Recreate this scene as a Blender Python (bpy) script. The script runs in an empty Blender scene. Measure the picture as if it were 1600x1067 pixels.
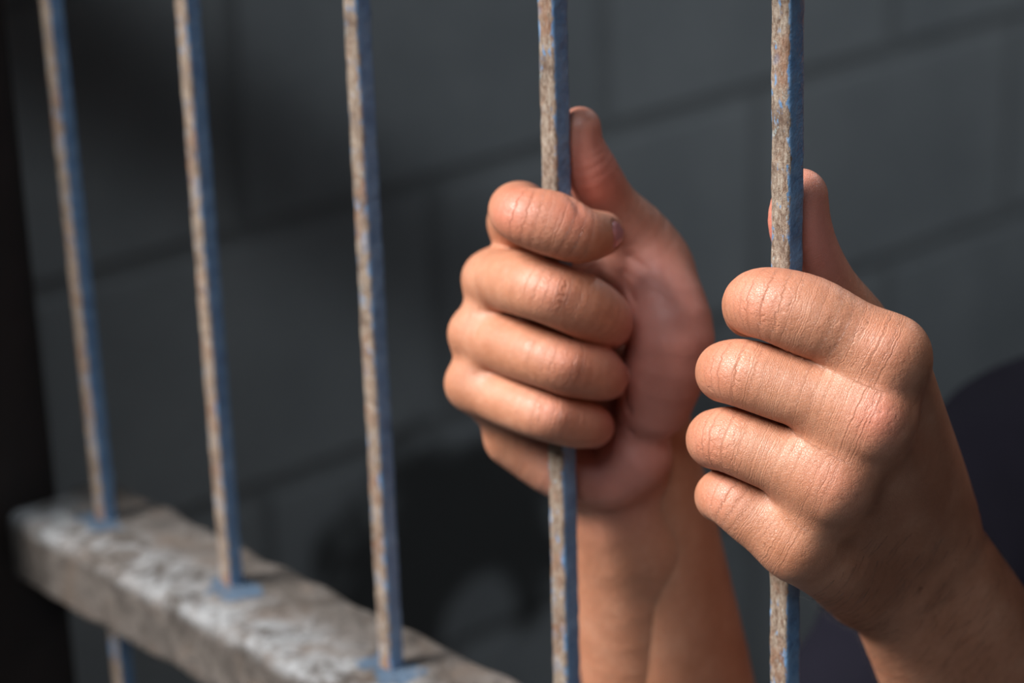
import bpy, math, random
import numpy as np
from mathutils import Vector, Matrix

random.seed(7)
rng = np.random.default_rng(7)
SC = bpy.context.scene
COL = SC.collection

# ------------------------------------------------------------------ camera
F_PX = 3732.4
YAW, PITCH, ROLL = 0.8423, 0.3529, -0.0338
CAM = np.array([0.8459, -0.5081, 0.4327])
_cy, _sy = math.cos(YAW), math.sin(YAW)
FWD = np.array([-_sy * math.cos(PITCH), _cy * math.cos(PITCH), -math.sin(PITCH)])
_r = np.array([_cy, _sy, 0.0]); _u = np.cross(_r, FWD)
RIGHT = math.cos(ROLL) * _r + math.sin(ROLL) * _u
UP = -math.sin(ROLL) * _r + math.cos(ROLL) * _u
cam_d = bpy.data.cameras.new('camera'); cam = bpy.data.objects.new('camera', cam_d); COL.objects.link(cam)
cam_d.sensor_width = 36.0; cam_d.lens = F_PX / 1600 * 36
cam_d.clip_start = 0.02; cam_d.clip_end = 50
m = Matrix.Identity(4)
for i in range(3):
    m[i][0], m[i][1], m[i][2], m[i][3] = RIGHT[i], UP[i], -FWD[i], CAM[i]
cam.matrix_world = m
cam_d.dof.use_dof = True; cam_d.dof.focus_distance = 0.70; cam_d.dof.aperture_fstop = 7.5
SC.camera = cam

# ------------------------------------------------------------------ world and lights
SC.view_settings.view_transform = 'Standard'; SC.view_settings.look = 'None'
SC.view_settings.gamma = 1.0; SC.view_settings.use_curve_mapping = False
SC.view_settings.exposure = 0.0
W = bpy.data.worlds.new('overcast_sky'); SC.world = W; W.use_nodes = True
bg = W.node_tree.nodes['Background']
bg.inputs[0].default_value = (0.85, 0.93, 1.0, 1); bg.inputs[1].default_value = 0.02

def look_light(o, direction):
    o.rotation_euler = Vector(direction).to_track_quat('-Z', 'Y').to_euler()
sd = bpy.data.lights.new('daylight_sun', 'SUN'); so = bpy.data.objects.new('daylight_sun', sd); COL.objects.link(so)
so.location = (-1.5, -4, 3.5); _L = -0.70 * RIGHT + 0.58 * UP - 0.44 * FWD
look_light(so, -_L)
sd.energy = 7.4; sd.angle = math.radians(26); sd.color = (1.0, 0.975, 0.955)
ad = bpy.data.lights.new('wall_fill', 'AREA'); ao = bpy.data.objects.new('wall_fill', ad); COL.objects.link(ao)
ao.location = (0.20, 1.6, 1.25); look_light(ao, (-0.85, -0.7, -1.3))  # added fill light for the block wall, no known lamp hangs here
ad.size = 0.06; ad.energy = 6.5; ad.color = (0.86, 0.95, 1.0)

fd = bpy.data.lights.new('open_sky', 'AREA'); fo = bpy.data.objects.new('open_sky', fd); COL.objects.link(fo)
fo.location = (1.22, -1.50, 2.0); look_light(fo, (-0.35, 0.60, -0.72))
fd.size = 1.1; fd.energy = 22; fd.color = (0.82, 0.91, 1.0)

# ------------------------------------------------------------------ helpers
def ray(px, py):
    return FWD + RIGHT * (px - 800) / F_PX - UP * (py - 533.5) / F_PX
def hit(px, py, ax, val):
    d = ray(px, py); t = (val - CAM[ax]) / d[ax]
    return CAM + t * d
def depth_of(p):
    return float((np.asarray(p) - CAM) @ FWD)

def tag(o, label, cat, group=None):
    o['label'] = label; o['category'] = cat
    if group: o['group'] = group
    return o

def mesh_obj(name, verts, faces, mat, parent=None, smooth=False, autosmooth=None):
    me = bpy.data.meshes.new(name)
    me.from_pydata([tuple(map(float, v)) for v in verts], [], [tuple(map(int, f)) for f in faces]); me.update()
    if mat: me.materials.append(mat)
    if smooth: me.polygons.foreach_set('use_smooth', [True] * len(me.polygons))
    o = bpy.data.objects.new(name, me); COL.objects.link(o)
    if parent: o.parent = parent
    return o

class N:
    """small node-tree builder"""
    def __init__(s, name):
        s.m = bpy.data.materials.new(name); s.m.use_nodes = True
        s.t = s.m.node_tree; s.b = s.t.nodes['Principled BSDF']
        s.out = s.t.nodes['Material Output']
    def n(s, typ, **kw):
        x = s.t.nodes.new(typ)
        for k, v in kw.items(): setattr(x, k, v)
        return x
    def l(s, a, b): s.t.links.new(a, b)
    def put(s, sock, v):
        if hasattr(v, 'is_linked') or isinstance(v, bpy.types.NodeSocket): s.l(v, sock)
        else:
            sock.default_value = v
    def coord(s, scale=(1, 1, 1)):
        tc = s.n('ShaderNodeTexCoord'); mp = s.n('ShaderNodeMapping')
        s.l(tc.outputs['Object'], mp.inputs[0]); mp.inputs['Scale'].default_value = scale
        return mp.outputs[0]
    def noise(s, vec, scale, detail=6, rough=0.6, dist=0.0):
        x = s.n('ShaderNodeTexNoise'); s.l(vec, x.inputs['Vector'])
        x.inputs['Scale'].default_value = scale; x.inputs['Detail'].default_value = detail
        x.inputs['Roughness'].default_value = rough; x.inputs['Distortion'].default_value = dist
        return x.outputs[0]
    def ramp(s, fac, stops, interp='LINEAR'):
        x = s.n('ShaderNodeValToRGB'); s.l(fac, x.inputs[0]); cr = x.color_ramp; cr.interpolation = interp
        while len(cr.elements) < len(stops): cr.elements.new(0.5)
        for e, (p, c) in zip(cr.elements, stops):
            e.position = p
            e.color = (c, c, c, 1) if isinstance(c, (int, float)) else (*c, 1)
        return x.outputs[0]
    def math(s, op, a, b=0.0, c=0.0, clamp=False):
        x = s.n('ShaderNodeMath', operation=op); x.use_clamp = clamp
        s.put(x.inputs[0], a); s.put(x.inputs[1], b); s.put(x.inputs[2], c)
        return x.outputs[0]
    def mix(s, fac, a, b, mode='MIX'):
        x = s.n('ShaderNodeMix', data_type='RGBA', blend_type=mode)
        s.put(x.inputs[0], fac)
        s.put(x.inputs[6], a if not isinstance(a, tuple) else (*a, 1)); s.put(x.inputs[7], b if not isinstance(b, tuple) else (*b, 1))
        return x.outputs[2]
    def attr(s, name):
        x = s.n('ShaderNodeAttribute', attribute_name=name)
        return x
    def bump(s, h, dist=0.001, strength=1.0, prev=None):
        x = s.n('ShaderNodeBump'); s.l(h, x.inputs['Height'])
        x.inputs['Distance'].default_value = dist; x.inputs['Strength'].default_value = strength
        if prev: s.l(prev, x.inputs['Normal'])
        return x.outputs[0]
    def fin(s, color, rough=0.6, normal=None, **kw):
        s.put(s.b.inputs['Base Color'], color if not isinstance(color, tuple) else (*color, 1))
        s.put(s.b.inputs['Roughness'], rough)
        if normal: s.l(normal, s.b.inputs['Normal'])
        for k, v in kw.items(): s.put(s.b.inputs[k], v)
        return s.m

def sep(n, vec):
    x = n.n('ShaderNodeSeparateXYZ'); n.l(vec, x.inputs[0]); return x.outputs

# ------------------------------------------------------------------ materials
def mat_bar():
    n = N('rusted_blue_paint'); c = n.coord(); xyz = sep(n, c)
    # the weathered outward face: everything in front of the bar's outer corner, with a ragged edge
    ragged = n.noise(n.coord((1, 1, .35)), 420, 5, .65)
    edge = n.math('ADD', xyz[1], n.math('MULTIPLY', n.math('SUBTRACT', ragged, 0.5), 0.0045))
    worn = n.ramp(n.math('ADD', n.math('MULTIPLY', edge, 1000 / 8.0), 0.5), [(0.10, 1.0), (0.135, 0.0)])
    bigw = n.noise(c, 38, 3, .6)
    worn2 = n.math('MULTIPLY', worn, n.ramp(bigw, [(0.30, 0.25), (0.40, 1.0)]), clamp=True)
    spots = n.ramp(n.noise(c, 300, 4, .6), [(0.685, 0.0), (0.70, 1.0)])
    worn3 = n.math('MAXIMUM', worn2, n.math('MULTIPLY', spots, .6))
    fine = n.noise(n.coord((1, 1, .40)), 900, 8, .75)
    rust = n.ramp(fine, [(0.28, (0.05, 0.03, 0.02)), (0.40, (0.17, 0.105, 0.07)), (0.50, (0.31, 0.235, 0.175)), (0.62, (0.43, 0.36, 0.29)), (0.8, (0.56, 0.51, 0.45))])
    orange = n.ramp(n.noise(n.coord((1, 1, .6)), 75, 6, .68), [(0.50, 0.0), (0.62, 0.8)])
    rust = n.mix(orange, rust, n.mix(fine, (0.10, 0.04, 0.02), (0.40, 0.19, 0.10)))
    dk = n.ramp(n.noise(n.coord((1, 1, .35)), 150, 6, .68), [(0.38, 0.75), (0.47, 0.0)])
    rust = n.mix(dk, rust, (0.12, 0.072, 0.048))
    pale = n.ramp(n.noise(n.coord((1, 1, .6)), 420, 4, .6), [(0.63, 0.0), (0.70, 0.7)])
    rust = n.mix(pale, rust, (0.38, 0.46, 0.46))
    blue = n.ramp(n.noise(c, 160, 6, .65), [(0.30, (0.10, 0.20, 0.36)), (0.55, (0.17, 0.30, 0.48)), (0.75, (0.23, 0.37, 0.55))])
    chip = n.ramp(n.noise(c, 700, 2, .5), [(0.74, 0.0), (0.77, 1.0)])
    blue = n.mix(n.math('MULTIPLY', chip, .6), blue, (0.32, 0.40, 0.46))
    col = n.mix(worn3, blue, rust)
    h = n.math('ADD', n.math('MULTIPLY', fine, n.math('MULTIPLY_ADD', worn3, 1.0, 0.10)), n.math('MULTIPLY', worn3, -0.5))
    h = n.math('ADD', h, n.math('MULTIPLY', n.noise(c, 240, 4, .6), 1.1))
    rough = n.math('MULTIPLY_ADD', worn3, 0.42, 0.36)
    return n.fin(col, rough, n.bump(h, 0.0009, 0.8))

def mat_rail():
    n = N('weathered_whitewash'); c = n.coord(); xyz = sep(n, c)
    big = n.noise(c, 22, 6, .62, .4); mid = n.noise(c, 75, 8, .68, .6); fine = n.noise(c, 320, 8, .7)
    stone = n.ramp(mid, [(0.28, (0.045, 0.035, 0.029)), (0.45, (0.092, 0.076, 0.064)), (0.6, (0.145, 0.122, 0.106)), (0.8, (0.21, 0.185, 0.16))])
    topmask = n.ramp(xyz[2], [(0.496, 0.0), (0.4995, 1.0)])
    # ramp positions are 0..1, so shift: object z is -0.033..0
    topmask = n.ramp(n.math('ADD', n.math('MULTIPLY', xyz[2], 20.0), 1.0), [(0.86, 0.0), (0.97, 1.0)])
    white = n.ramp(n.math('ADD', n.math('MULTIPLY', big, .55), n.math('MULTIPLY', mid, .5)), [(0.455, 0.0), (0.56, 1.0)])
    front = n.ramp(n.math('ADD', n.math('MULTIPLY', n.math('ADD', xyz[1], n.math('MULTIPLY', n.math('SUBTRACT', big, .5), .03)), 18.0), 0.5), [(0.30, 1.0), (0.62, 0.08)])
    wmask = n.math('MULTIPLY', n.math('MULTIPLY', white, topmask), front)
    edgew = n.ramp(n.math('ADD', n.math('MULTIPLY', xyz[1], 18.0), n.math('MULTIPLY', mid, 0.25)), [(0.0, 0.9), (0.12, 0.0)])
    wmask = n.math('MAXIMUM', wmask, n.math('MULTIPLY', n.math('MULTIPLY', edgew, topmask), white))
    col = n.mix(wmask, stone, n.ramp(fine, [(0.3, (0.22, 0.225, 0.23)), (0.6, (0.38, 0.385, 0.39))]))
    warm = n.ramp(n.noise(c, 42, 5, .6), [(0.50, 0.0), (0.66, 0.75)])
    col = n.mix(warm, col, n.mix(fine, (0.07, 0.047, 0.034), (0.20, 0.148, 0.112)))
    # blue paint slopped around each bar foot
    gx = n.math('ABSOLUTE', n.math('SUBTRACT', n.math('FRACT', n.math('ADD', n.math('MULTIPLY', xyz[0], 10.0), 0.46)), 0.5))
    d2 = n.math('ADD', n.math('POWER', n.math('MULTIPLY', gx, 6.6), 2.0), n.math('POWER', n.math('MULTIPLY', n.math('ADD', xyz[1], 0.003), 95.0), 2.0))
    dd = n.math('ADD', d2, n.math('MULTIPLY', n.math('SUBTRACT', n.noise(c, 85, 4, .6), 0.5), 4.2))
    bl = n.math('MULTIPLY', n.ramp(dd, [(0.55, 0.9), (0.80, 0.0)]), topmask)
    col = n.mix(bl, col, n.ramp(fine, [(0.3, (0.04, 0.08, 0.14)), (0.7, (0.11, 0.18, 0.27))]))
    dark = n.ramp(n.noise(c, 130, 6, .7), [(0.34, 0.8), (0.42, 0.0)])
    col = n.mix(dark, col, (0.030, 0.027, 0.025))
    h = n.math('ADD', n.math('MULTIPLY', mid, 1.0), n.math('MULTIPLY', fine, .5))
    return n.fin(col, 0.9, n.bump(h, 0.004, 0.9))

def mat_wall(axis=1):
    n = N('grey_cement_block'); c = n.coord(); xyz = sep(n, c)
    y, z = xyz[axis], xyz[2]
    BL, BH = 0.405, 0.222
    row = n.math('DIVIDE', n.math('ADD', z, 0.140 + 10 * BH), BH)
    fz = n.math('FRACT', row); par = n.math('MODULO', n.math('FLOOR', row), 2.0)
    colc = n.math('ADD', n.math('DIVIDE', n.math('SUBTRACT', y, 0.948 - 20 * BL), BL), n.math('MULTIPLY', par, 0.5))
    fy = n.math('FRACT', colc)
    dz = n.math('MULTIPLY', n.math('MINIMUM', fz, n.math('SUBTRACT', 1.0, fz)), BH)
    dy = n.math('MULTIPLY', n.math('MINIMUM', fy, n.math('SUBTRACT', 1.0, fy)), BL)
    dj = n.math('MINIMUM', dz, dy)
    joint = n.ramp(n.math('MULTIPLY', dj, 40.0), [(0.20, 1.0), (0.42, 0.0)])
    v = n.n('ShaderNodeCombineXYZ'); n.l(n.math('FLOOR', row), v.inputs[0]); n.l(n.math('FLOOR', colc), v.inputs[1])
    wn = n.n('ShaderNodeTexWhiteNoise'); n.l(v.outputs[0], wn.inputs[0])
    big = n.noise(c, 5, 5, .6); fine = n.noise(c, 90, 6, .65)
    base = n.ramp(n.math('ADD', n.math('MULTIPLY', big, .75), n.math('MULTIPLY', fine, .25)), [(0.3, (0.20, 0.215, 0.23)), (0.7, (0.33, 0.345, 0.36))])
    base = n.mix(n.math('MULTIPLY', wn.outputs[0], 0.18), base, (0.40, 0.41, 0.42))
    base = n.mix(n.math('MULTIPLY', joint, 0.36), base, (0.10, 0.10, 0.10))
    # soot and damp stain low on the wall, with a paler flaked patch inside it
    sy = n.math('DIVIDE', n.math('SUBTRACT', y, 0.745), 0.16); sz = n.math('DIVIDE', n.math('SUBTRACT', z, -0.49), 0.125)
    rr = n.math('SQRT', n.math('ADD', n.math('MULTIPLY', sy, sy), n.math('MULTIPLY', sz, sz)))
    rr = n.math('ADD', rr, n.math('MULTIPLY', n.math('SUBTRACT', n.noise(c, 11, 5, .6), 0.5), 1.6))
    st = n.ramp(rr, [(0.72, 1.0), (1.0, 0.0)])
    py = n.math('DIVIDE', n.math('SUBTRACT', y, 0.775), 0.055); pz = n.math('DIVIDE', n.math('SUBTRACT', z, -0.57), 0.055)
    pr = n.math('ADD', n.math('SQRT', n.math('ADD', n.math('MULTIPLY', py, py), n.math('MULTIPLY', pz, pz))), n.math('MULTIPLY', n.math('SUBTRACT', big, .5), 1.2))
    st = n.math('MULTIPLY', st, n.ramp(pr, [(0.75, 0.25), (1.0, 1.0)]))
    if axis == 1: base = n.mix(n.math('MULTIPLY', st, 0.88), base, (0.022, 0.021, 0.020))
    h = n.math('SUBTRACT', n.math('MULTIPLY', fine, .3), joint)
    return n.fin(base, 0.92, n.bump(h, 0.004, 0.7))

def mat_plain(name, col, rough=0.8, scale=30, var=0.35):
    n = N(name); c = n.coord()
    f = n.noise(c, scale, 6, .65)
    col2 = tuple(min(1, x * (1 + var)) for x in col); col1 = tuple(x * (1 - var) for x in col)
    return n.fin(n.ramp(f, [(0.3, col1), (0.7, col2)]), rough, n.bump(f, 0.002, 0.5))

def mat_skin():
    n = N('tanned_skin'); c = n.coord()
    red = n.attr('red').outputs['Fac']; pink = n.attr('pink').outputs['Fac']; wr = n.attr('wrinkle').outputs['Fac']
    s = n.attr('along').outputs['Fac']; nail = n.attr('nail').outputs['Fac']; dors = n.attr('dorsal').outputs['Fac']
    mot = n.noise(c, 70, 5, .6); fine = n.noise(c, 420, 5, .65)
    base = n.ramp(n.math('ADD', n.math('MULTIPLY', mot, .7), n.math('MULTIPLY', fine, .3)),
                  [(0.3, (0.41, 0.163, 0.084)), (0.5, (0.49, 0.210, 0.118)), (0.7, (0.57, 0.272, 0.164))])
    col = n.mix(n.math('MULTIPLY', pink, 0.85), base, n.mix(mot, (0.54, 0.190, 0.145), (0.68, 0.285, 0.23)))
    col = n.mix(n.math('MULTIPLY', red, n.math('MULTIPLY_ADD', mot, .5, .35)), col, (0.56, 0.15, 0.105))
    freck = n.ramp(n.noise(c, 520, 2, .4), [(0.73, 0.0), (0.78, 0.5)])
    col = n.mix(n.math('MULTIPLY', freck, dors), col, (0.20, 0.075, 0.035))
    col = n.mix(n.math('MULTIPLY', nail, 0.95), col, (0.50, 0.215, 0.225))
    # relief: creases running across the finger over each joint, pores and fine crosshatch elsewhere
    nz = n.noise(c, 150, 4, .6)
    def across(freq, warp, sc):
        x = n.n('ShaderNodeTexNoise', noise_dimensions='1D')
        n.l(n.math('MULTIPLY_ADD', n.noise(c, sc, 3, .6), warp, n.math('MULTIPLY', s, freq)), x.inputs['W'])
        x.inputs['Scale'].default_value = 1.0; x.inputs['Detail'].default_value = 1.0
        return x.outputs[0]
    wave = n.ramp(across(0.75, 3.2, 130), [(0.36, 1.0), (0.50, 0.0)])
    wave2 = n.ramp(across(2.2, 3.5, 260), [(0.35, 1.0), (0.6, 0.0)])
    vo = n.n('ShaderNodeTexVoronoi', feature='DISTANCE_TO_EDGE'); n.l(c, vo.inputs['Vector']); vo.inputs['Scale'].default_value = 1150
    cells = n.ramp(vo.outputs[0], [(0.0, 0.0), (0.10, 1.0)])
    notnail = n.math('SUBTRACT', 1.0, nail)
    h = n.math('MULTIPLY', n.math('MULTIPLY', n.math('MULTIPLY_ADD', wave2, .35, wave), wr), -1.0)
    h = n.math('ADD', h, n.math('MULTIPLY', wave2, n.math('MULTIPLY_ADD', dors, -0.10, -0.04)))
    h = n.math('ADD', h, n.math('MULTIPLY', cells, 0.11))
    h = n.math('ADD', h, n.math('MULTIPLY', nz, 0.55))
    h = n.math('MULTIPLY', h, notnail)
    rough = n.math('MULTIPLY_ADD', nail, -0.25, n.math('MULTIPLY_ADD', fine, 0.16, 0.40))
    b = n.b
    b.inputs['Subsurface Weight'].default_value = 0.16
    b.inputs['Subsurface Radius'].default_value = (1.0, 0.35, 0.18)
    b.inputs['Subsurface Scale'].default_value = 0.004
    b.inputs['Specular IOR Level'].default_value = 0.65
    return n.fin(col, rough, n.bump(h, 0.00055, 0.75))

def mat_cloth(name, col):
    n = N(name); c = n.coord()
    w = n.noise(c, 900, 2, .5); f = n.noise(c, 14, 4, .5)
    cc = n.ramp(f, [(0.3, tuple(x * .8 for x in col)), (0.7, tuple(x * 1.2 for x in col))])
    n.b.inputs['Specular IOR Level'].default_value = 0.15
    return n.fin(cc, 0.9, n.bump(n.math('ADD', w, n.math('MULTIPLY', f, 3)), 0.002, 0.5))

M_BAR, M_RAIL, M_SKIN = mat_bar(), mat_rail(), mat_skin()
M_WALL = mat_wall(1); M_WALLB = mat_wall(0)
M_FLOOR = mat_plain('rough_cement', (0.075, 0.073, 0.07), .9, 12)
M_CEIL = mat_plain('stained_ceiling', (0.14, 0.14, 0.14), .9, 9)
M_POST = mat_plain('dark_brown_paint', (0.009, 0.005, 0.004), .6, 40)
M_SHIRT = mat_cloth('navy_cotton', (0.006, 0.0055, 0.011)); M_TROUSER = mat_cloth('charcoal_cotton', (0.03, 0.03, 0.034))
M_SHOE = mat_plain('black_leather', (0.012, 0.011, 0.010), .5, 60); M_HAIR = mat_plain('black_hair', (0.010, 0.008, 0.007), .5, 200)

# ------------------------------------------------------------------ the room shell
def box(name, x0, x1, y0, y1, z0, z1, mat, kind=True):
    v = [(x, y, z) for x in (x0, x1) for y in (y0, y1) for z in (z0, z1)]
    f = [(0, 1, 3, 2), (4, 6, 7, 5), (0, 4, 5, 1), (2, 3, 7, 6), (0, 2, 6, 4), (1, 5, 7, 3)]
    o = mesh_obj(name, v, f, mat)
    if kind: o['kind'] = 'structure'
    return o
FLOOR_Z = -1.385
box('wall_left', -0.85, -0.65, -0.02, 3.3, FLOOR_Z, 1.35, M_WALL)
box('wall_back', -0.65, 2.2, 3.1, 3.3, FLOOR_Z, 1.35, M_WALLB)
box('floor', -1.2, 2.8, -1.2, 3.3, FLOOR_Z - 0.1, FLOOR_Z, M_FLOOR)
box('ceiling', -0.85, 2.4, -0.02, 3.3, 1.35, 1.45, M_CEIL)
def bevel(o, w, seg=2):
    b = o.modifiers.new('bevel', 'BEVEL'); b.width = w; b.segments = seg; return o
bevel(box('trim_1', -0.65, -0.0335, -0.085, 0.0, FLOOR_Z, 1.35, M_POST), 0.006)
bevel(box('trim_3', 1.0335, 1.22, -0.085, 0.0, FLOOR_Z, 1.35, M_POST), 0.006)

# unseen slanting strut, added to throw the diagonal shadow band on the block wall
def strut(name, a, b, w, mat):
    a, b = Vector(a), Vector(b); d = (b - a).normalized(); u = d.cross(Vector((1, 0, 0))).normalized(); v = d.cross(u)
    V = [p + u * w * i + v * w * .5 * j for p in (a, b) for i, j in ((-1, -1), (1, -1), (1, 1), (-1, 1))]
    o = mesh_obj(name, V, [(3, 2, 1, 0), (4, 5, 6, 7), (0, 1, 5, 4), (1, 2, 6, 5), (2, 3, 7, 6), (3, 0, 4, 7)], mat)
    o['kind'] = 'structure'; return o
strut('shadow_strut', (-0.31, 0.005, 1.150), (-0.31, 3.095, -1.070), 0.019, M_POST)

# ------------------------------------------------------------------ the grille: bars standing in a whitewashed rail
grille = bpy.data.objects.new('window_grille', None); COL.objects.link(grille); grille.location = (0.1, 0, 0)
tag(grille, 'blue painted rusty iron bars standing in a weathered whitewashed rail, gripped by two hands', 'grille')

def grid_block(x0, x1, y0, y1, z0, z1, nx, ny, nz, jig):
    """closed box with subdivided faces and a worn, jittered surface"""
    idx = {}; V = []; Fc = []
    def vid(i, j, k):
        key = (i, j, k)
        if key not in idx:
            idx[key] = len(V); V.append([x0 + (x1 - x0) * i / nx, y0 + (y1 - y0) * j / ny, z0 + (z1 - z0) * k / nz])
        return idx[key]
    for i in range(nx):
        for j in range(ny):
            Fc.append((vid(i, j, 0), vid(i, j + 1, 0), vid(i + 1, j + 1, 0), vid(i + 1, j, 0)))
            Fc.append((vid(i, j, nz), vid(i + 1, j, nz), vid(i + 1, j + 1, nz), vid(i, j + 1, nz)))
        for k in range(nz):
            Fc.append((vid(i, 0, k), vid(i + 1, 0, k), vid(i + 1, 0, k + 1), vid(i, 0, k + 1)))
            Fc.append((vid(i, ny, k), vid(i, ny, k + 1), vid(i + 1, ny, k + 1), vid(i + 1, ny, k)))
    for j in range(ny):
        for k in range(nz):
            Fc.append((vid(0, j, k), vid(0, j, k + 1), vid(0, j + 1, k + 1), vid(0, j + 1, k)))
            Fc.append((vid(nx, j, k), vid(nx, j + 1, k), vid(nx, j + 1, k + 1), vid(nx, j, k + 1)))
    V = np.array(V)
    # round the long edges and wear them
    cy_, cz_ = (y0 + y1) / 2, (z0 + z1) / 2
    ey = np.maximum(np.abs(V[:, 1] - cy_) - ((y1 - y0) / 2 - 0.005), 0); ez = np.maximum(np.abs(V[:, 2] - cz_) - ((z1 - z0) / 2 - 0.005), 0)
    corner = (ey > 0) & (ez > 0); L = np.hypot(ey, ez); sc = np.where(corner & (L > 0.005), 0.005 / np.maximum(L, 1e-9), 1)
    V[:, 1] = np.where(corner, cy_ + np.sign(V[:, 1] - cy_) * ((y1 - y0) / 2 - 0.005 + ey * sc), V[:, 1])
    V[:, 2] = np.where(corner, cz_ + np.sign(V[:, 2] - cz_) * ((z1 - z0) / 2 - 0.005 + ez * sc), V[:, 2])
    ph = rng.uniform(0, 6.28, (10, 3)); fr = rng.uniform(20, 260, (10, 3)) * rng.choice([-1, 1], (10, 3))
    for a in range(10):
        amp = jig / (1 + np.abs(fr[a]).mean() / 60)
        V[:, 1] += amp * np.sin(fr[a, 0] * V[:, 0] + fr[a, 1] * V[:, 2] + ph[a, 0]); V[:, 2] += amp * np.sin(fr[a, 2] * V[:, 0] + fr[a, 1] * V[:, 1] + ph[a, 1])
    return V, Fc
def rail(name, z0, z1):
    V, Fc = grid_block(-0.0335, 1.0335, -0.0285, 0.0265, z0, z1, 300, 22, 14, 0.0006)
    V[:, 2] -= z1
    o = mesh_obj(name, V - np.array([0.1, 0, 0]), Fc, M_RAIL, grille, smooth=True); o.location = (0, 0, z1)
    # object space of the rail starts at the second bar, its top face at z = 0
    return o
rail('rail', -0.0335, 0.0)
rail('rail', 0.315, 0.40)

BAR_S = 0.0074
BARPX = [[(80, 0), (166, 808)], [(292, 0), (363, 908)], [(557, 0), (612, 1040)], [(863.5, 0), (886, 1067)], [(1231.5, 0), (1226, 1067)]]
def bar(x_of_z, z0, z1, seed):
    r = np.random.default_rng(seed)
    prof = []
    a, rc = BAR_S / 2, 0.0015
    for cx_, cy_, a0 in ((a - rc, a - rc, 0), (-a + rc, a - rc, 90), (-a + rc, -a + rc, 180), (a - rc, -a + rc, 270)):
        for t in (0, 22, 45, 67, 90):
            prof.append((cx_ + rc * math.cos(math.radians(a0 + t)), cy_ + rc * math.sin(math.radians(a0 + t))))
        # extra points along the flat face
        nx_, ny_ = math.cos(math.radians(a0 + 90)), math.sin(math.radians(a0 + 90))
    prof = np.array(prof); nP = len(prof)
    nz = int((z1 - z0) / 0.0022); zs = np.linspace(z0, z1, nz)
    ph = r.uniform(0, 6.28, (14,)); fr = r.uniform(15, 900, 14)
    V = []
    for k, z in enumerate(zs):
        cx_ = x_of_z(z)
        wob = sum(math.sin(fr[i] * z + ph[i]) / (1 + fr[i] / 60) for i in range(14)) * 0.00010
        wob2 = sum(math.cos(fr[i] * z + ph[i] * 2) / (1 + fr[i] / 60) for i in range(14)) * 0.00010
        s = 1 + 0.012 * math.sin(210 * z + ph[3]) + 0.012 * math.sin(590 * z + ph[4])
        q = prof * s + r.normal(0, 0.00006, prof.shape)
        for x, y in q: V.append((cx_ + wob + x, wob2 + y, z))
    Fc = []
    for k in range(nz - 1):
        for i in range(nP):
            j = (i + 1) % nP; Fc.append((k * nP + i, k * nP + j, (k + 1) * nP + j, (k + 1) * nP + i))
    Fc.append(tuple(range(nP - 1, -1, -1))); Fc.append(tuple((nz - 1) * nP + i for i in range(nP)))
    o = mesh_obj('bar', np.array(V) - np.array([x_of_z(0.15), 0, 0]), Fc, M_BAR, grille, smooth=True)
    o.location = (x_of_z(0.15) - 0.1, 0, 0)
    return o
def bar_line(i):
    (ax, ay), (bx, by) = BARPX[i]
    A, B = hit(ax, ay, 1, 0.0), hit(bx, by, 1, 0.0)
    sl = (A[0] - B[0]) / (A[2] - B[2])
    return lambda z, B=B, sl=sl: B[0] + sl * (z - B[2])
for i in range(5): bar(bar_line(i), -0.16 if i < 3 else -0.12, 0.33, 20 + i)
for i in range(5, 10): bar(lambda z, i=i: 0.1 * i + 0.002 * math.sin(i * 2.3), -0.12, 0.33, 20 + i)

# ------------------------------------------------------------------ person: one skin surface grown from a distance field (world millimetres)
def bar_depth(i, py):
    (ax, ay), (bx, by) = BARPX[i]
    return depth_of(hit(ax + (bx - ax) * (py - ay) / (by - ay), py, 1, 0.0))
def mk(i):
    def P(px, py, d):      # a point d millimetres behind (+) or before (-) bar i, seen at that place of the photo
        Z = bar_depth(i, py) + d / 1000
        return (CAM + ray(px, py) * Z) * 1000
    return P
PR, PL = mk(3), mk(4)
def smin(a, b, k):
    h = np.maximum(k - np.abs(a - b), 0) / k
    return np.minimum(a, b) - h * h * k * 0.25
def cone(p, a, b, ra, rb):
    a = a.astype(np.float32); ba = (b - a).astype(np.float32); pa = p - a
    t = np.clip(pa @ ba / max(float(ba @ ba), 1e-6), 0, 1)
    return np.sqrt(((pa - t[:, None] * ba) ** 2).sum(1)) - (ra + (rb - ra) * t)
_spl = {}
FAR = 16.0
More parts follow.
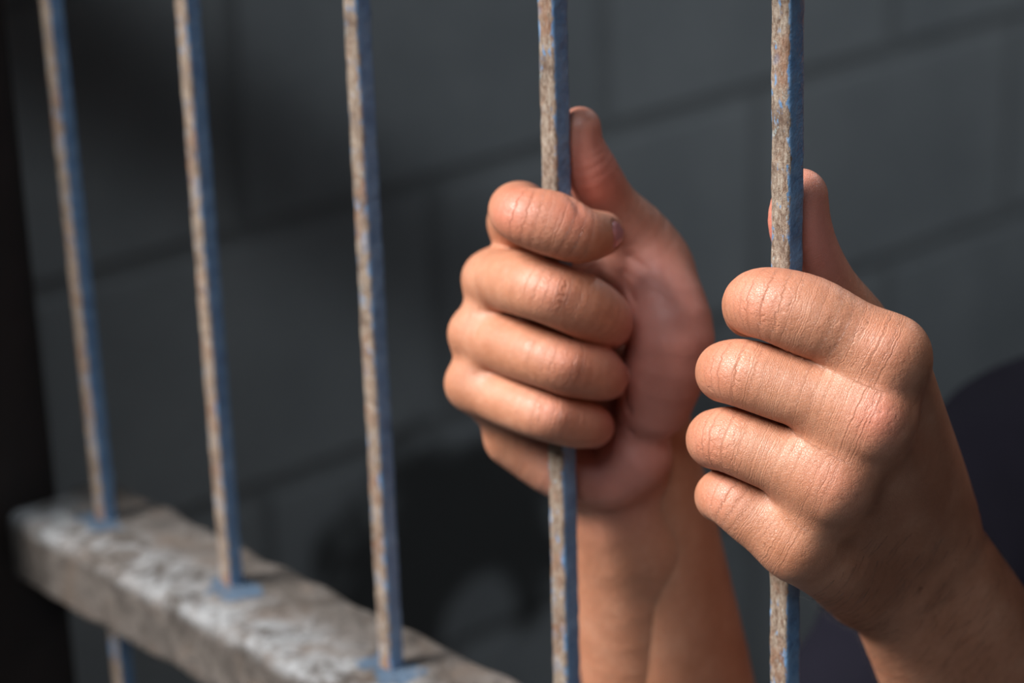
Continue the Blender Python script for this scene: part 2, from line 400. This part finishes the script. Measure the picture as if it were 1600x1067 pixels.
def spline(pts, n=4):
    """Catmull-Rom through (point, radius) pairs"""
    key = tuple((tuple(a), r) for a, r in pts)
    if key in _spl: return _spl[key]
    Q = np.array([list(a) + [r] for a, r in pts], float)
    if len(Q) < 3:
        out = Q
    else:
        E_ = np.vstack([2 * Q[0] - Q[1], Q, 2 * Q[-1] - Q[-2]]); out = [Q[0]]
        for i in range(1, len(E_) - 2):
            p0, p1, p2, p3 = E_[i - 1:i + 3]
            # centripetal knots keep tight finger bends from overshooting
            t1 = max(np.linalg.norm(p1 - p0), 1e-6) ** .5; t2 = t1 + max(np.linalg.norm(p2 - p1), 1e-6) ** .5; t3 = t2 + max(np.linalg.norm(p3 - p2), 1e-6) ** .5
            for j in range(1, n + 1):
                t = t1 + (t2 - t1) * j / n
                a1 = (t1 - t) / t1 * p0 + t / t1 * p1; a2 = (t2 - t) / (t2 - t1) * p1 + (t - t1) / (t2 - t1) * p2; a3 = (t3 - t) / (t3 - t2) * p2 + (t - t2) / (t3 - t2) * p3
                b1 = (t2 - t) / t2 * a1 + t / t2 * a2; b2 = (t3 - t) / (t3 - t1) * a2 + (t - t1) / (t3 - t1) * a3
                out.append((t2 - t) / (t2 - t1) * b1 + (t - t1) / (t2 - t1) * b2)
        out = np.array(out)
    _spl[key] = [(q[:3], q[3]) for q in out]
    return _spl[key]
def chain(p, pts, k=0):
    return chain_raw(p, spline(pts))
def chain_raw(p, pts):
    d = None; lo, hi = p.min(0), p.max(0); pc = (lo + hi) / 2; pr = np.linalg.norm(hi - lo) / 2
    for (a, ra), (b, rb) in zip(pts[:-1], pts[1:]):
        # pieces far from every query point cannot matter there
        if np.linalg.norm((a + b) / 2 - pc) - np.linalg.norm(b - a) / 2 - max(ra, rb) - pr > FAR: continue
        c = cone(p, a, b, ra, rb); d = c if d is None else np.minimum(d, c)
    return np.full(len(p), FAR, np.float32) if d is None else d
def ellip(p, c, ax, rad):
    q = ((p - c.astype(np.float32)) @ np.asarray(ax, np.float32).T) / np.asarray(rad, np.float32)
    k0 = np.sqrt((q * q).sum(1)); k1 = np.sqrt(((q / np.asarray(rad, np.float32)) ** 2).sum(1)) + 1e-6
    return k0 * (k0 - 1) / k1
def polydist(p, pts):
    d = None
    for a, b in zip(pts[:-1], pts[1:]):
        c = cone(p, a, b, 0, 0); d = c if d is None else np.minimum(d, c)
    return d
def unit(v): return np.asarray(v) / np.linalg.norm(v)

class Hand:
    def __init__(s, P):
        s.P = P; s.palm = []; s.fingers = []; s.creases = []; s.bumps = []
        s.red = []; s.pink = []; s.wr = []; s.nails = []
    def pt(s, q): return (s.P(q[0], q[1], q[2]), q[3])
    def add_palm(s, pts, k=6): s.palm.append(([s.pt(q) for q in pts], k))
    def finger(s, base, rest, kb=5):
        s.fingers.append(([s.pt(q) for q in base], [s.pt(q) for q in rest], kb))
    def crease(s, pts, depth, width): s.creases.append(([s.P(*q) for q in pts], depth, width))
    def bump(s, q, r, h): s.bumps.append((s.P(*q), r, h))
    def sdf(s, p):
        d = None
        for pts, k in s.palm:
            c = chain(p, pts, 2.0); d = c if d is None else smin(d, c, k)
        h = d
        for base, rest, kb in s.fingers:
            full = spline(base + rest); nb = (len(base) - 1) * 4 + 1
            b = chain_raw(p, full[:nb]); t = np.minimum(b, chain_raw(p, full[nb - 1:]))
            h = smin(h, np.minimum(smin(d, b, kb), t), 0.7)
        for c, r, a in s.bumps:
            h = h - a * np.exp(-((p - c.astype(np.float32)) ** 2).sum(1) / (r * r))
        for pts, dep, w in s.creases:
            h = h + dep * np.exp(-(polydist(p, pts) / w) ** 2)
        for c, ax, rad in s.nails:
            e = ellip(p, c, ax, rad); h = h + 0.5 * np.exp(-(e / 0.4) ** 2) - np.where(e < -0.6, 0.12, 0)
        return h

#HANDS-BEGIN
# right hand, round the second bar from the right (palm towards us, fingers wrapped left to right)
RH = Hand(PR)
# palm: metacarpals from the knuckles back to the wrist, thenar and hypothenar cushions
for a, b in (((808, 350, 28, 8.5), (960, 700, 36, 12)), ((772, 436, 22, 8.6), (950, 730, 36, 12)), ((748, 522, 18, 8.6), (935, 750, 36, 12)), ((742, 600, 15, 8.6), (920, 750, 34, 12))):
    RH.add_palm([a, b], 7)
RH.add_palm([(768, 442, 14, 7.5), (752, 530, 11, 7.5), (748, 600, 8, 7.5)], 6)     # webs between the knuckles
RH.add_palm([(850, 420, 28, 10), (960, 420, 27, 10)], 7)                            # first web
RH.add_palm([(1018, 430, 20, 14), (1047, 530, 6, 14.5), (1022, 625, 12, 13)], 7)   # thenar
RH.add_palm([(800, 686, 23, 9.2), (885, 732, 18.5, 11), (945, 742, 17, 12), (990, 712, 17, 13)], 7)     # heel, little-finger side
RH.add_palm([(960, 735, 26, 14), (982, 830, 38, 17.5)], 6)
RH.add_palm([(1005, 740, 32, 14), (1015, 830, 40, 17.5)], 6)
RH.add_palm([(962, 810, 36, 18), (985, 960, 46, 20.5), (1015, 1100, 60, 24)], 8)    # forearm, two bones wide
RH.add_palm([(1010, 830, 38, 17), (1045, 960, 52, 21), (1080, 1100, 68, 25)], 8)
RH.add_palm([(880, 520, 31, 10), (1000, 560, 28, 13)], 8)
RH.add_palm([(880, 610, 31, 10), (985, 640, 30, 13)], 8)
# fingers: knuckle, first phalanx, middle joint, end joint, tip
RH.finger([(808, 346, 28, 9.4), (815, 330, 10, 9.6), (808, 330, -10, 9.3)], [(822, 338, -19, 9.4), (862, 349, -21, 10.3), (903, 366, -20, 9.2), (924, 367, -15, 8.2), (941, 365, -8, 7.2)])
RH.finger([(770, 436, 21, 9.5), (800, 440, -1, 10.3), (842, 452, -17, 10.1)], [(870, 461, -19, 10.3), (915, 480, -16, 10.3), (945, 497, -8, 9.0), (949, 509, 4, 8.2)])
RH.finger([(749, 522, 17, 9.3), (799, 541, -2, 9.9), (858, 562, -16.5, 9.6)], [(888, 571, -17.5, 9.7), (925, 580, -13, 9.5), (944, 588, -6, 7.9), (946, 591, 7, 7.4)])
RH.finger([(742, 600, 14, 9.0), (788, 623, -1, 9.1), (842, 644, -14, 8.9)], [(868, 651, -15, 8.9), (902, 660, -11, 8.6), (924, 665, -5, 7.3), (926, 668, 7, 7)])
RH.finger([(1020, 430, 26, 13), (1003, 376, 22, 11.0), (955, 322, 17, 9.3)], [(924, 268, 10, 8.9), (909, 225, 7.5, 7.2), (907, 199, 7.5, 6.7)], kb=7)
RH.crease([(897, 304, -22), (906, 320, -25), (916, 336, -29)], 1.7, 1.5)
RH.crease([(968, 600, 2), (985, 640, 3), (1020, 662, 6), (1052, 658, 12)], 1.5, 1.5)
RH.crease([(958, 640, 4), (985, 672, 6), (1028, 690, 10)], 0.9, 1.4)
RH.crease([(945, 415, 14), (975, 440, 8), (1000, 480, 2), (1010, 540, -4)], 0.8, 1.4)
RH.crease([(985, 400, 10), (1020, 430, 6), (1050, 440, 6)], 0.6, 1.3)
RH.crease([(975, 425, 10), (1015, 450, 4), (1050, 470, 0)], 0.5, 1.3)
RH.crease([(880, 778, 10), (910, 787, 10), (950, 793, 12), (985, 782, 14), (1008, 755, 18)], 1.3, 2.6)
for q in ((868, 456, -29), (890, 566, -27), (870, 646, -24)): RH.bump(q, 5.0, 1.3)
for q in ((748, 430, 16), (722, 518, 12), (718, 596, 9)): RH.bump(q, 5.5, 1.7)
for q in ((738, 474, 10), (724, 560, 7)): RH.bump(q, 4.5, -1.3)
RH.red = [((905, 330, -28), 9, .8), ((800, 310, -25), 12, .45), ((925, 275, 6), 12, .8), ((868, 456, -29), 9, .45), ((890, 566, -27), 9, .45), ((870, 646, -24), 9, .45), ((785, 335, -26), 12, .4)]
RH.pink = [((1050, 500, -6), 22, .8), ((1040, 580, -4), 22, .8), ((960, 740, 8), 22, .8), ((985, 660, 5), 22, .8), ((990, 420, 12), 20, .7), ((915, 200, 8), 20, .6), ((925, 270, 8), 16, .6)]
RH.wr = [((868, 456, -29), 8, .55), ((890, 566, -27), 8, .5), ((870, 646, -24), 8, .5), ((800, 325, -28), 9, .35), ((888, 372, -30), 6, .35)]
_n = unit(0.62 * RIGHT - 0.06 * UP - 0.78 * FWD); _v = unit(UP + 0.2 * RIGHT - 0.2 * RIGHT @ _n * _n); _v = unit(_v - (_v @ _n) * _n); _l = np.cross(_n, _v)
RH.nails.append((RH.P(941, 365, -8) + _n * 8.0, np.stack([_n, _v, _l]), (4.2, 4.6, 5.4)))
# left hand, round the rightmost bar (back of the hand towards us)
LH = Hand(PL)
for pts_ in (((1392, 554, -23, 9.5), (1450, 800, 37, 13.5)), ((1366, 656, -28, 9.5), (1425, 840, 34, 14)), ((1302, 755, -26, 9.2), (1395, 865, 33, 14)), ((1244, 845, -19, 8.8), (1306, 868, -6, 9.5), (1360, 890, 34, 14))):
    LH.add_palm(list(pts_), 7)
LH.add_palm([(1378, 580, -22, 9.6), (1368, 620, -25, 9.6), (1338, 700, -26, 9.6), (1305, 760, -25, 9.2), (1262, 820, -20, 8.8)], 7)      # knuckle row
LH.add_palm([(1340, 575, -20.5, 9), (1328, 620, -22.5, 9), (1296, 690, -23, 9), (1258, 772, -19.5, 8.5)], 6)  # webs
LH.add_palm([(1385, 575, -4, 10), (1422, 700, 24, 12.5), (1446, 800, 37, 14)], 8)
LH.add_palm([(1250, 858, -17, 9.2), (1292, 886, -7, 9.4), (1325, 900, 16, 12), (1348, 912, 34, 13.5)], 8)
LH.add_palm([(1395, 905, 38, 16.5), (1480, 1067, 62, 21), (1560, 1220, 88, 25)], 8)
LH.add_palm([(1466, 852, 42, 14.5), (1560, 1024, 68, 20), (1630, 1180, 92, 25)], 8)
LH.finger([(1392, 554, -23, 10.6), (1330, 524, -20, 10.8), (1262, 493, -18, 11.8), (1209, 476, -15, 10.9)], [(1185, 474, -10, 10.1), (1168, 480, 0, 7.6), (1170, 488, 12, 7.6)], kb=7)
LH.finger([(1366, 656, -28, 10.2), (1300, 629, -24, 10.2), (1230, 604, -19, 10.7), (1160, 583, -14, 10.1)], [(1138, 581, -9, 9.4), (1136, 584, 3, 8.8), (1155, 590, 15, 8)], kb=7)
LH.finger([(1302, 755, -26, 10), (1255, 733, -23, 10.2), (1205, 710, -18, 10.6), (1145, 688, -13, 10.0)], [(1123, 686, -8, 9.3), (1121, 688, 4, 8.9), (1145, 692, 16, 8)], kb=7)
LH.finger([(1244, 845, -19, 9.4), (1212, 828, -17, 9.4), (1182, 807, -14.5, 9.6), (1146, 781, -11, 8.9)], [(1130, 775, -7, 8.2), (1129, 778, 4, 8), (1150, 785, 14, 7)], kb=7)
LH.finger([(1405, 660, 26, 12), (1345, 525, 27, 11), (1292, 450, 21, 9.6)], [(1262, 390, 15, 9.3), (1249, 345, 13.5, 9.4), (1251, 306, 13, 8.2)], kb=7)
for q in ((1384, 535, -34), (1374, 652, -39), (1304, 752, -37), (1247, 842, -29)): LH.bump(q, 6.5, 1.0)
for q in ((1392, 604, -30), (1350, 708, -33), (1288, 802, -29)): LH.bump(q, 5.5, -0.6)
LH.red = [((1168, 470, -24), 10, .45), ((1372, 652, -38), 8, .85), ((1304, 752, -36), 8, .4), ((1115, 575, -20), 10, .4), ((1100, 682, -18), 10, .4), ((1110, 768, -18), 9, .45), ((1210, 360, 10), 8, .9), ((1384, 535, -33), 8, .3)]
LH.pink = [((1265, 330, 8), 22, .8), ((1275, 420, 10), 16, .5)]
LH.wr = [((1178, 470, -25), 9, .55), ((1130, 575, -22), 9, .5), ((1115, 682, -20), 9, .5), ((1120, 770, -18), 8, .5), ((1384, 535, -33), 10, .42), ((1374, 652, -38), 9, .42), ((1304, 752, -36), 8, .25), ((1235, 850, -28), 8, .3)]
#HANDS-END

# ------------------------------------------------------------------ surface nets
def grow(f, lo, hi, h, blk=14):
    """mesh the zero level of f inside the box lo..hi with cells of h millimetres"""
    n = np.ceil((hi - lo) / h).astype(int); n = (np.ceil(n / blk) * blk).astype(int)
    G = np.full(n + 1, 1e3, np.float32)
    nb = n // blk
    bi = np.stack(np.meshgrid(*[np.arange(k) for k in nb], indexing='ij'), -1).reshape(-1, 3)
    cen = (lo + (bi + 0.5) * blk * h).astype(np.float32)
    dv = f(cen); half = blk * h * 0.5 * 1.7321 * 1.45 + 2
    loc = np.stack(np.meshgrid(*[np.arange(blk + 1)] * 3, indexing='ij'), -1).reshape(-1, 3)
    act = np.abs(dv) < half
    for b, d in zip(bi[~act], dv[~act]):
        s = b * blk; G[s[0]:s[0] + blk + 1, s[1]:s[1] + blk + 1, s[2]:s[2] + blk + 1] = d
    ab = bi[act]
    for c0 in range(0, len(ab)):
        bb = ab[c0:c0 + 1]
        ii = (bb[:, None, :] * blk + loc[None]).reshape(-1, 3)
        G[ii[:, 0], ii[:, 1], ii[:, 2]] = f((lo + ii * h).astype(np.float32))
    S = G < 0
    cnt = np.zeros(n, np.int8)
    for dx in (0, 1):
        for dy in (0, 1):
            for dz in (0, 1):
                cnt += S[dx:dx + n[0], dy:dy + n[1], dz:dz + n[2]]
    cells = np.argwhere((cnt > 0) & (cnt < 8))
    ids = np.full(n, -1, np.int64); ids[tuple(cells.T)] = np.arange(len(cells))
    acc = np.zeros((len(cells), 3)); num = np.zeros(len(cells))
    for ax in range(3):
        o1, o2 = [k for k in range(3) if k != ax]
        for p in (0, 1):
            for q in (0, 1):
                a = cells.copy(); a[:, o1] += p; a[:, o2] += q; b = a.copy(); b[:, ax] += 1
                va, vb = G[tuple(a.T)], G[tuple(b.T)]; cr = (va < 0) != (vb < 0)
                t = np.where(cr, va / np.where(cr, va - vb, 1), 0)
                pos = a.astype(float); pos[:, ax] += t
                acc += pos * cr[:, None]; num += cr
    V = lo + acc / num[:, None] * h
    Q = []
    for ax in range(3):
        o1, o2 = (ax + 1) % 3, (ax + 2) % 3
        sl = [slice(None)] * 3; sl2 = [slice(None)] * 3
        sl[ax] = slice(0, n[ax]); sl2[ax] = slice(1, n[ax] + 1)
        A, B = S[tuple(sl)], S[tuple(sl2)]
        e = np.argwhere(A != B); e = e[(e[:, o1] > 0) & (e[:, o2] > 0) & (e[:, o1] < n[o1]) & (e[:, o2] < n[o2])]
        flip = A[tuple(e.T)]
        c = []
        for p, q in ((1, 1), (0, 1), (0, 0), (1, 0)):
            k = e.copy(); k[:, o1] -= p; k[:, o2] -= q; c.append(ids[tuple(k.T)])
        quad = np.stack(c, 1)
        quad[~flip] = quad[~flip][:, ::-1]
        Q.append(quad)
    Q = np.concatenate(Q); Q = Q[(Q >= 0).all(1)]
    # pull the vertices onto the surface
    key = np.floor((V - lo) / (14.0 * h)).astype(np.int64); key = key[:, 0] * 1000000 + key[:, 1] * 1000 + key[:, 2]
    order = np.argsort(key, kind='stable'); cuts = np.flatnonzero(np.diff(key[order])) + 1
    groups = np.split(order, cuts); f0 = f
    def f(p):
        out = np.empty(len(p), np.float32)
        for g_ in groups: out[g_] = f0(p[g_])
        return out
    for _ in range(2):
        p = V.astype(np.float32); d0 = f(p); g = np.zeros_like(V); e_ = 0.25 * h
        for ax in range(3):
            q = p.copy(); q[:, ax] += e_; q2 = p.copy(); q2[:, ax] -= e_
            g[:, ax] = (f(q) - f(q2)) / (2 * e_)
        gl = np.maximum((g * g).sum(1), 0.3)
        step = -g * (d0 / gl)[:, None]; sn = np.linalg.norm(step, axis=1); step *= np.minimum(1, 0.5 * h / np.maximum(sn, 1e-9))[:, None]
        V = V + step
    return V, Q

def hand_attrs(H, V):
    p = V.astype(np.float32); nV = len(V)
    A = {k: np.zeros(nV, np.float32) for k in ('red', 'pink', 'wrinkle', 'along', 'nail', 'dorsal')}
    best = np.full(nV, 1e9, np.float32)
    for base, rest, kb in H.fingers:
        pts = spline(base + rest); s0 = 0.0
        for (a, ra), (b, rb) in zip(pts[:-1], pts[1:]):
            ba = (b - a); L = np.linalg.norm(ba); t = np.clip((p - a.astype(np.float32)) @ (ba / L).astype(np.float32), 0, L)
            d = np.linalg.norm(p - a - (t / L)[:, None] * ba, axis=1) - ra
            up = d < best; best[up] = d[up]; A['along'][up] = (s0 + t)[up]; s0 += L
    def blob(lst, key):
        for q, r, a in lst:
            A[key] += a * np.exp(-((p - H.P(*q).astype(np.float32)) ** 2).sum(1) / (r * r))
        A[key] = np.clip(A[key], 0, 1)
    blob(H.red, 'red'); blob(H.pink, 'pink'); blob(H.wr, 'wrinkle')
    for c, ax, rad in H.nails: A['nail'] = np.maximum(A['nail'], (ellip(p, c, ax, rad) < 0).astype(np.float32))
    A['dorsal'] = np.clip(1 - A['pink'] * 1.2, 0, 1)
    return A


HQ = 0.72
def bounds(H, pad=6):
    P_ = []
    for pts, _k in H.palm: P_ += [np.concatenate([a - r, a + r]) for a, r in pts]
    for b, r_, *_ in H.fingers: P_ += [np.concatenate([a - r, a + r]) for a, r in b + r_]
    P_ = np.array(P_); return P_[:, :3].min(0) - pad, P_[:, 3:].max(0) + pad
parts = []
for H in (RH, LH):
    lo, hi = bounds(H)
    V, Q = grow(H.sdf, lo, hi, HQ)
    parts.append((V, Q, hand_attrs(H, V)))
# the rest of the body: forearms, upper arms, trunk, neck, head, legs (coarser cells)
def CW(X, Y, Z): return CAM * 1000 + RIGHT * X + UP * Y + FWD * Z
SHR = CW(240, -64, 1062); SHL = SHR + np.array([350., 0, 0])
ELR = CW(86, -262, 975); ELL = CW(245, -235, 915)
MID = (SHR + SHL) / 2
def B(x, y, z): return MID + np.array([x, y, z], float)
def wr_(H, i): return H.palm[i][0]
def body_sdf(p):
    d = None
    def u(pts, k):
        nonlocal d
        c = chain(p, pts); d = c if d is None else smin(d, c, k)
    u([(B(0, 25, 0), 78), (B(0, 30, -120), 108), (B(0, 25, -260), 100), (B(0, 20, -380), 100), (B(0, 20, -480), 105)], 10)
    u([(B(-75, 25, -40), 72), (B(-80, 25, -170), 78), (B(-55, 20, -330), 70), (B(-70, 20, -480), 78)], 30)
    u([(B(75, 25, -40), 72), (B(80, 25, -170), 78), (B(55, 20, -330), 70), (B(70, 20, -480), 78)], 30)
    for S_, E_, H, sg in ((SHR, ELR, RH, -1), (SHL, ELL, LH, 1)):
        u([(B(sg * 70, 20, 25), 40), (S_ - np.array([sg * 25, 0, -8]), 46), (S_, 48), (S_ * .6 + E_ * .4, 41), (E_, 34)], 22)
        for i in (-2, -1):
            e0 = H.palm[i][0][-1]
            u([(e0[0], e0[1] - .8), (e0[0] * .45 + E_ * .55, 27), (E_, 29)], 10)
        u([(B(sg * 85, 20, -470), 84), (B(sg * 95, 15, -680), 66), (B(sg * 95, 10, -890), 50), (B(sg * 95, 25, -1000), 52), (B(sg * 98, 35, -1250), 36), (B(sg * 100, 38, -1330), 36)], 22)
        u([(B(sg * 100, 38, -1345), 34), (B(sg * 106, -30, -1358), 30), (B(sg * 110, -120, -1366), 22)], 12)
    u([(B(0, 30, 20), 62), (B(0, 18, 80), 54), (B(0, 0, 120), 54)], 22)
    # head: skull, jaw, nose, brow, ears, lips
    hc = B(0, -15, 205); I3 = np.eye(3)
    for c, r, k in ((hc + [0, 12, 22], (74, 92, 88), 14), (hc + [0, -22, -45], (56, 62, 66), 22), (hc + [0, -62, -92], (24, 20, 20), 16)):
        d = smin(d, ellip(p, c, I3, r), k)
    for pts, k in (([(hc + [0, -76, 12], 6), (hc + [0, -92, -22], 8)], 10), ([(hc + [-14, -82, -26], 7), (hc + [14, -82, -26], 7)], 6),
                   ([(hc + [-40, -62, 20], 7), (hc + [0, -76, 18], 7), (hc + [40, -62, 20], 7)], 12), ([(hc + [-22, -76, -56], 5), (hc + [0, -84, -52], 6), (hc + [22, -76, -56], 5)], 4),
                   ([(hc + [-18, -76, -66], 5), (hc + [0, -83, -68], 6.5), (hc + [18, -76, -66], 5)], 4), ([(hc + [-46, -48, -20], 15), (hc + [-40, -54, -30], 14)], 18), ([(hc + [46, -48, -20], 15), (hc + [40, -54, -30], 14)], 18)):
        u(pts, k)
    for sg in (-1, 1):
        d = smin(d, -(-ellip(p, hc + [sg * 78, 12, -8], I3, (9, 18, 32))), 6)
        d = np.maximum(d, -ellip(p, hc + [sg * 31, -86, 4], I3, (17, 12, 9)))
        d = smin(d, ellip(p, hc + [sg * 31, -67, 4], I3, (12, 10, 8)), 3)
    return d
FAR = 60.0
lo = np.minimum(B(-320, -240, -1385), np.minimum(ELR, ELL) - 60); hi = np.maximum(B(320, 200, 330), np.maximum(ELR, ELL) + 60)
lo = np.minimum(lo, RH.palm[-2][0][-1][0] - 30)
V, Q = grow(body_sdf, lo, hi, 5.0)
parts.append((V, Q, {k: np.zeros(len(V), np.float32) for k in ('red', 'pink', 'wrinkle', 'along', 'nail', 'dorsal')}))
off = 0; VV = []; QQ = []; AA = {k: [] for k in parts[0][2]}
for V, Q, A in parts:
    VV.append(V); QQ.append(Q + off); off += len(V)
    for k in A: AA[k].append(A[k])
VV = np.concatenate(VV) / 1000; QQ = np.concatenate(QQ)
me = bpy.data.meshes.new('person')
me.vertices.add(len(VV)); me.vertices.foreach_set('co', VV.astype(np.float32).ravel())
me.loops.add(len(QQ) * 4); me.loops.foreach_set('vertex_index', QQ.astype(np.int32).ravel())
me.polygons.add(len(QQ)); me.polygons.foreach_set('loop_start', np.arange(0, len(QQ) * 4, 4, dtype=np.int32))
me.polygons.foreach_set('use_smooth', np.ones(len(QQ), bool))
me.update(calc_edges=True); me.validate()
for k in AA:
    at_ = me.attributes.new(k, 'FLOAT', 'POINT'); at_.data.foreach_set('value', np.concatenate(AA[k]).astype(np.float32))
me.materials.append(M_SKIN)
person = bpy.data.objects.new('person', me); COL.objects.link(person)
tag(person, 'person in a navy t-shirt behind the bars, both fists gripping them', 'person')

# ------------------------------------------------------------------ clothing and hair, children of the person
def cloth_noise(p, a, f, sd):
    r = np.random.default_rng(sd); o = np.zeros(len(p), np.float32)
    for _ in range(7):
        w = r.normal(0, 1, 3) * f; o += np.sin(p @ w.astype(np.float32) + r.uniform(0, 6.28)).astype(np.float32)
    return o * a
def shirt_sdf(p):
    d = None
    def u(pts, k):
        nonlocal d
        c = chain(p, pts); d = c if d is None else smin(d, c, k)
    u([(B(0, 25, 0), 86), (B(0, 30, -120), 118), (B(0, 25, -260), 114), (B(0, 20, -400), 116), (B(0, 20, -560), 124)], 10)
    for sg, S_, E_ in ((-1, SHR, ELR), (1, SHL, ELL)):
        u([(B(sg * 75, 25, -40), 80), (B(sg * 80, 25, -170), 88), (B(sg * 60, 20, -330), 86), (B(sg * 80, 20, -560), 108)], 30)
        u([(B(sg * 70, 20, 25), 48), (S_ - np.array([sg * 25, 0, -8]), 54), (S_, 57), (S_ * .6 + E_ * .4, 52), (S_ * .12 + E_ * .88, 47)], 26)
    d = d + cloth_noise(p, .7, 0.04, 3) + cloth_noise(p, .3, 0.09, 5)
    d = np.maximum(d, -(chain(p, [(B(0, 20, 60), 64), (B(0, 0, 150), 70)])))          # neckline
    d = np.maximum(d, (B(0, 0, -535)[2] - p[:, 2]))                                    # hem
    for S_, E_ in ((SHR, ELR), (SHL, ELL)):                                            # sleeve cuffs
        ax = unit(E_ - S_).astype(np.float32); cut = (p - (S_ * .16 + E_ * .84).astype(np.float32)) @ ax
        near = np.linalg.norm(p - E_.astype(np.float32), axis=1) - 110
        d = np.maximum(d, np.minimum(cut, -near))
    return d
def trouser_sdf(p):
    d = None
    def u(pts, k):
        nonlocal d
        c = chain(p, pts); d = c if d is None else smin(d, c, k)
    u([(B(-60, 20, -480), 100), (B(60, 20, -480), 100)], 10)
    for sg in (-1, 1):
        u([(B(sg * 86, 20, -480), 98), (B(sg * 95, 15, -680), 82), (B(sg * 95, 12, -890), 66), (B(sg * 97, 30, -1250), 58), (B(sg * 100, 36, -1340), 58)], 22)
    d = d + cloth_noise(p, 1.2, 0.04, 9)
    d = np.maximum(d, p[:, 2] - B(0, 0, -500)[2])
    return np.maximum(d, B(0, 0, -1345)[2] - p[:, 2])
def piece(name, f, lo, hi, h, mat):
    V, Q = grow(f, np.asarray(lo, float), np.asarray(hi, float), h)
    return mesh_obj(name, V / 1000, Q, mat, person, smooth=True)
piece('t_shirt', shirt_sdf, np.minimum(B(-320, -240, -580), np.minimum(ELR, ELL) - 70), np.maximum(B(320, 200, 110), np.maximum(ELR, ELL) + 70), 5.0, M_SHIRT)
piece('trousers', trouser_sdf, B(-240, -160, -1350), B(240, 180, -430), 7.0, M_TROUSER)
for sg in (-1, 1):
    def shoe(p, sg=sg):
        d = chain(p, [(B(sg * 100, 55, -1345), 42), (B(sg * 106, -30, -1352), 44), (B(sg * 112, -130, -1362), 36)])
        return np.maximum(d, FLOOR_Z * 1000 + 1 - p[:, 2])
    piece('shoe', shoe, B(sg * 106 - 70, -200, -1410), B(sg * 106 + 70, 130, -1280), 5.0, M_SHOE)
_hc = B(0, -15, 205)
def hair_sdf(p):
    d = ellip(p, _hc + [0, 18, 30], np.eye(3), (81, 95, 90)) + cloth_noise(p, .35, 0.25, 11)
    d = np.maximum(d, -(chain(p, [(_hc + [0, -60, -60], 78), (_hc + [0, -75, -10], 74), (_hc + [0, -78, 10], 66)])))
    return np.maximum(d, (_hc[2] - 55) - p[:, 2])
piece('hair', hair_sdf, _hc - [110, 110, 90], _hc + [110, 140, 140], 4.0, M_HAIR)

# fine dark hairs lying over the left wrist
Vl, Ql, _a = parts[1]
fn = np.cross(Vl[Ql[:, 2]] - Vl[Ql[:, 0]], Vl[Ql[:, 3]] - Vl[Ql[:, 1]]); fn /= np.maximum(np.linalg.norm(fn, axis=1, keepdims=True), 1e-9)
fc = Vl[Ql].mean(1); rel = fc / 1000 - CAM; dz_ = rel @ FWD
fx = 800 + F_PX * (rel @ RIGHT) / dz_; fy = 533.5 - F_PX * (rel @ UP) / dz_
ok = np.flatnonzero((fx > 1235) & (fx < 1640) & (fy > 830) & (fy < 1150) & ((fn @ FWD) < 0.3) & (fx + 1.1 * fy > 2290))
r_ = np.random.default_rng(5); ok = r_.choice(ok, 420, replace=False)
HV, HF = [], []
for i in ok:
    nrm = fn[i]; t = -RIGHT * r_.uniform(.4, .9) - UP * r_.uniform(.2, .7); t = unit(t - (t @ nrm) * nrm)
    L_ = r_.uniform(4, 9); sd_ = unit(np.cross(nrm, t)); w = 0.045
    for j in range(4):
        u_ = j / 3; c = fc[i] + t * L_ * u_ + nrm * (0.9 * math.sin(u_ * 2.6)) + sd_ * 0.5 * u_ * u_
        ww = w * (1 - .7 * u_)
        for q in range(3):
            an = q * 2.094; HV.append((c + (sd_ * math.cos(an) + nrm * math.sin(an)) * ww) / 1000)
    b0 = len(HV) - 12
    for j in range(3):
        for q in range(3):
            HF.append((b0 + j * 3 + q, b0 + j * 3 + (q + 1) % 3, b0 + j * 3 + 3 + (q + 1) % 3, b0 + j * 3 + 3 + q))
ah = mesh_obj('arm_hair', HV, HF, M_HAIR, person); ah['kind'] = 'stuff'
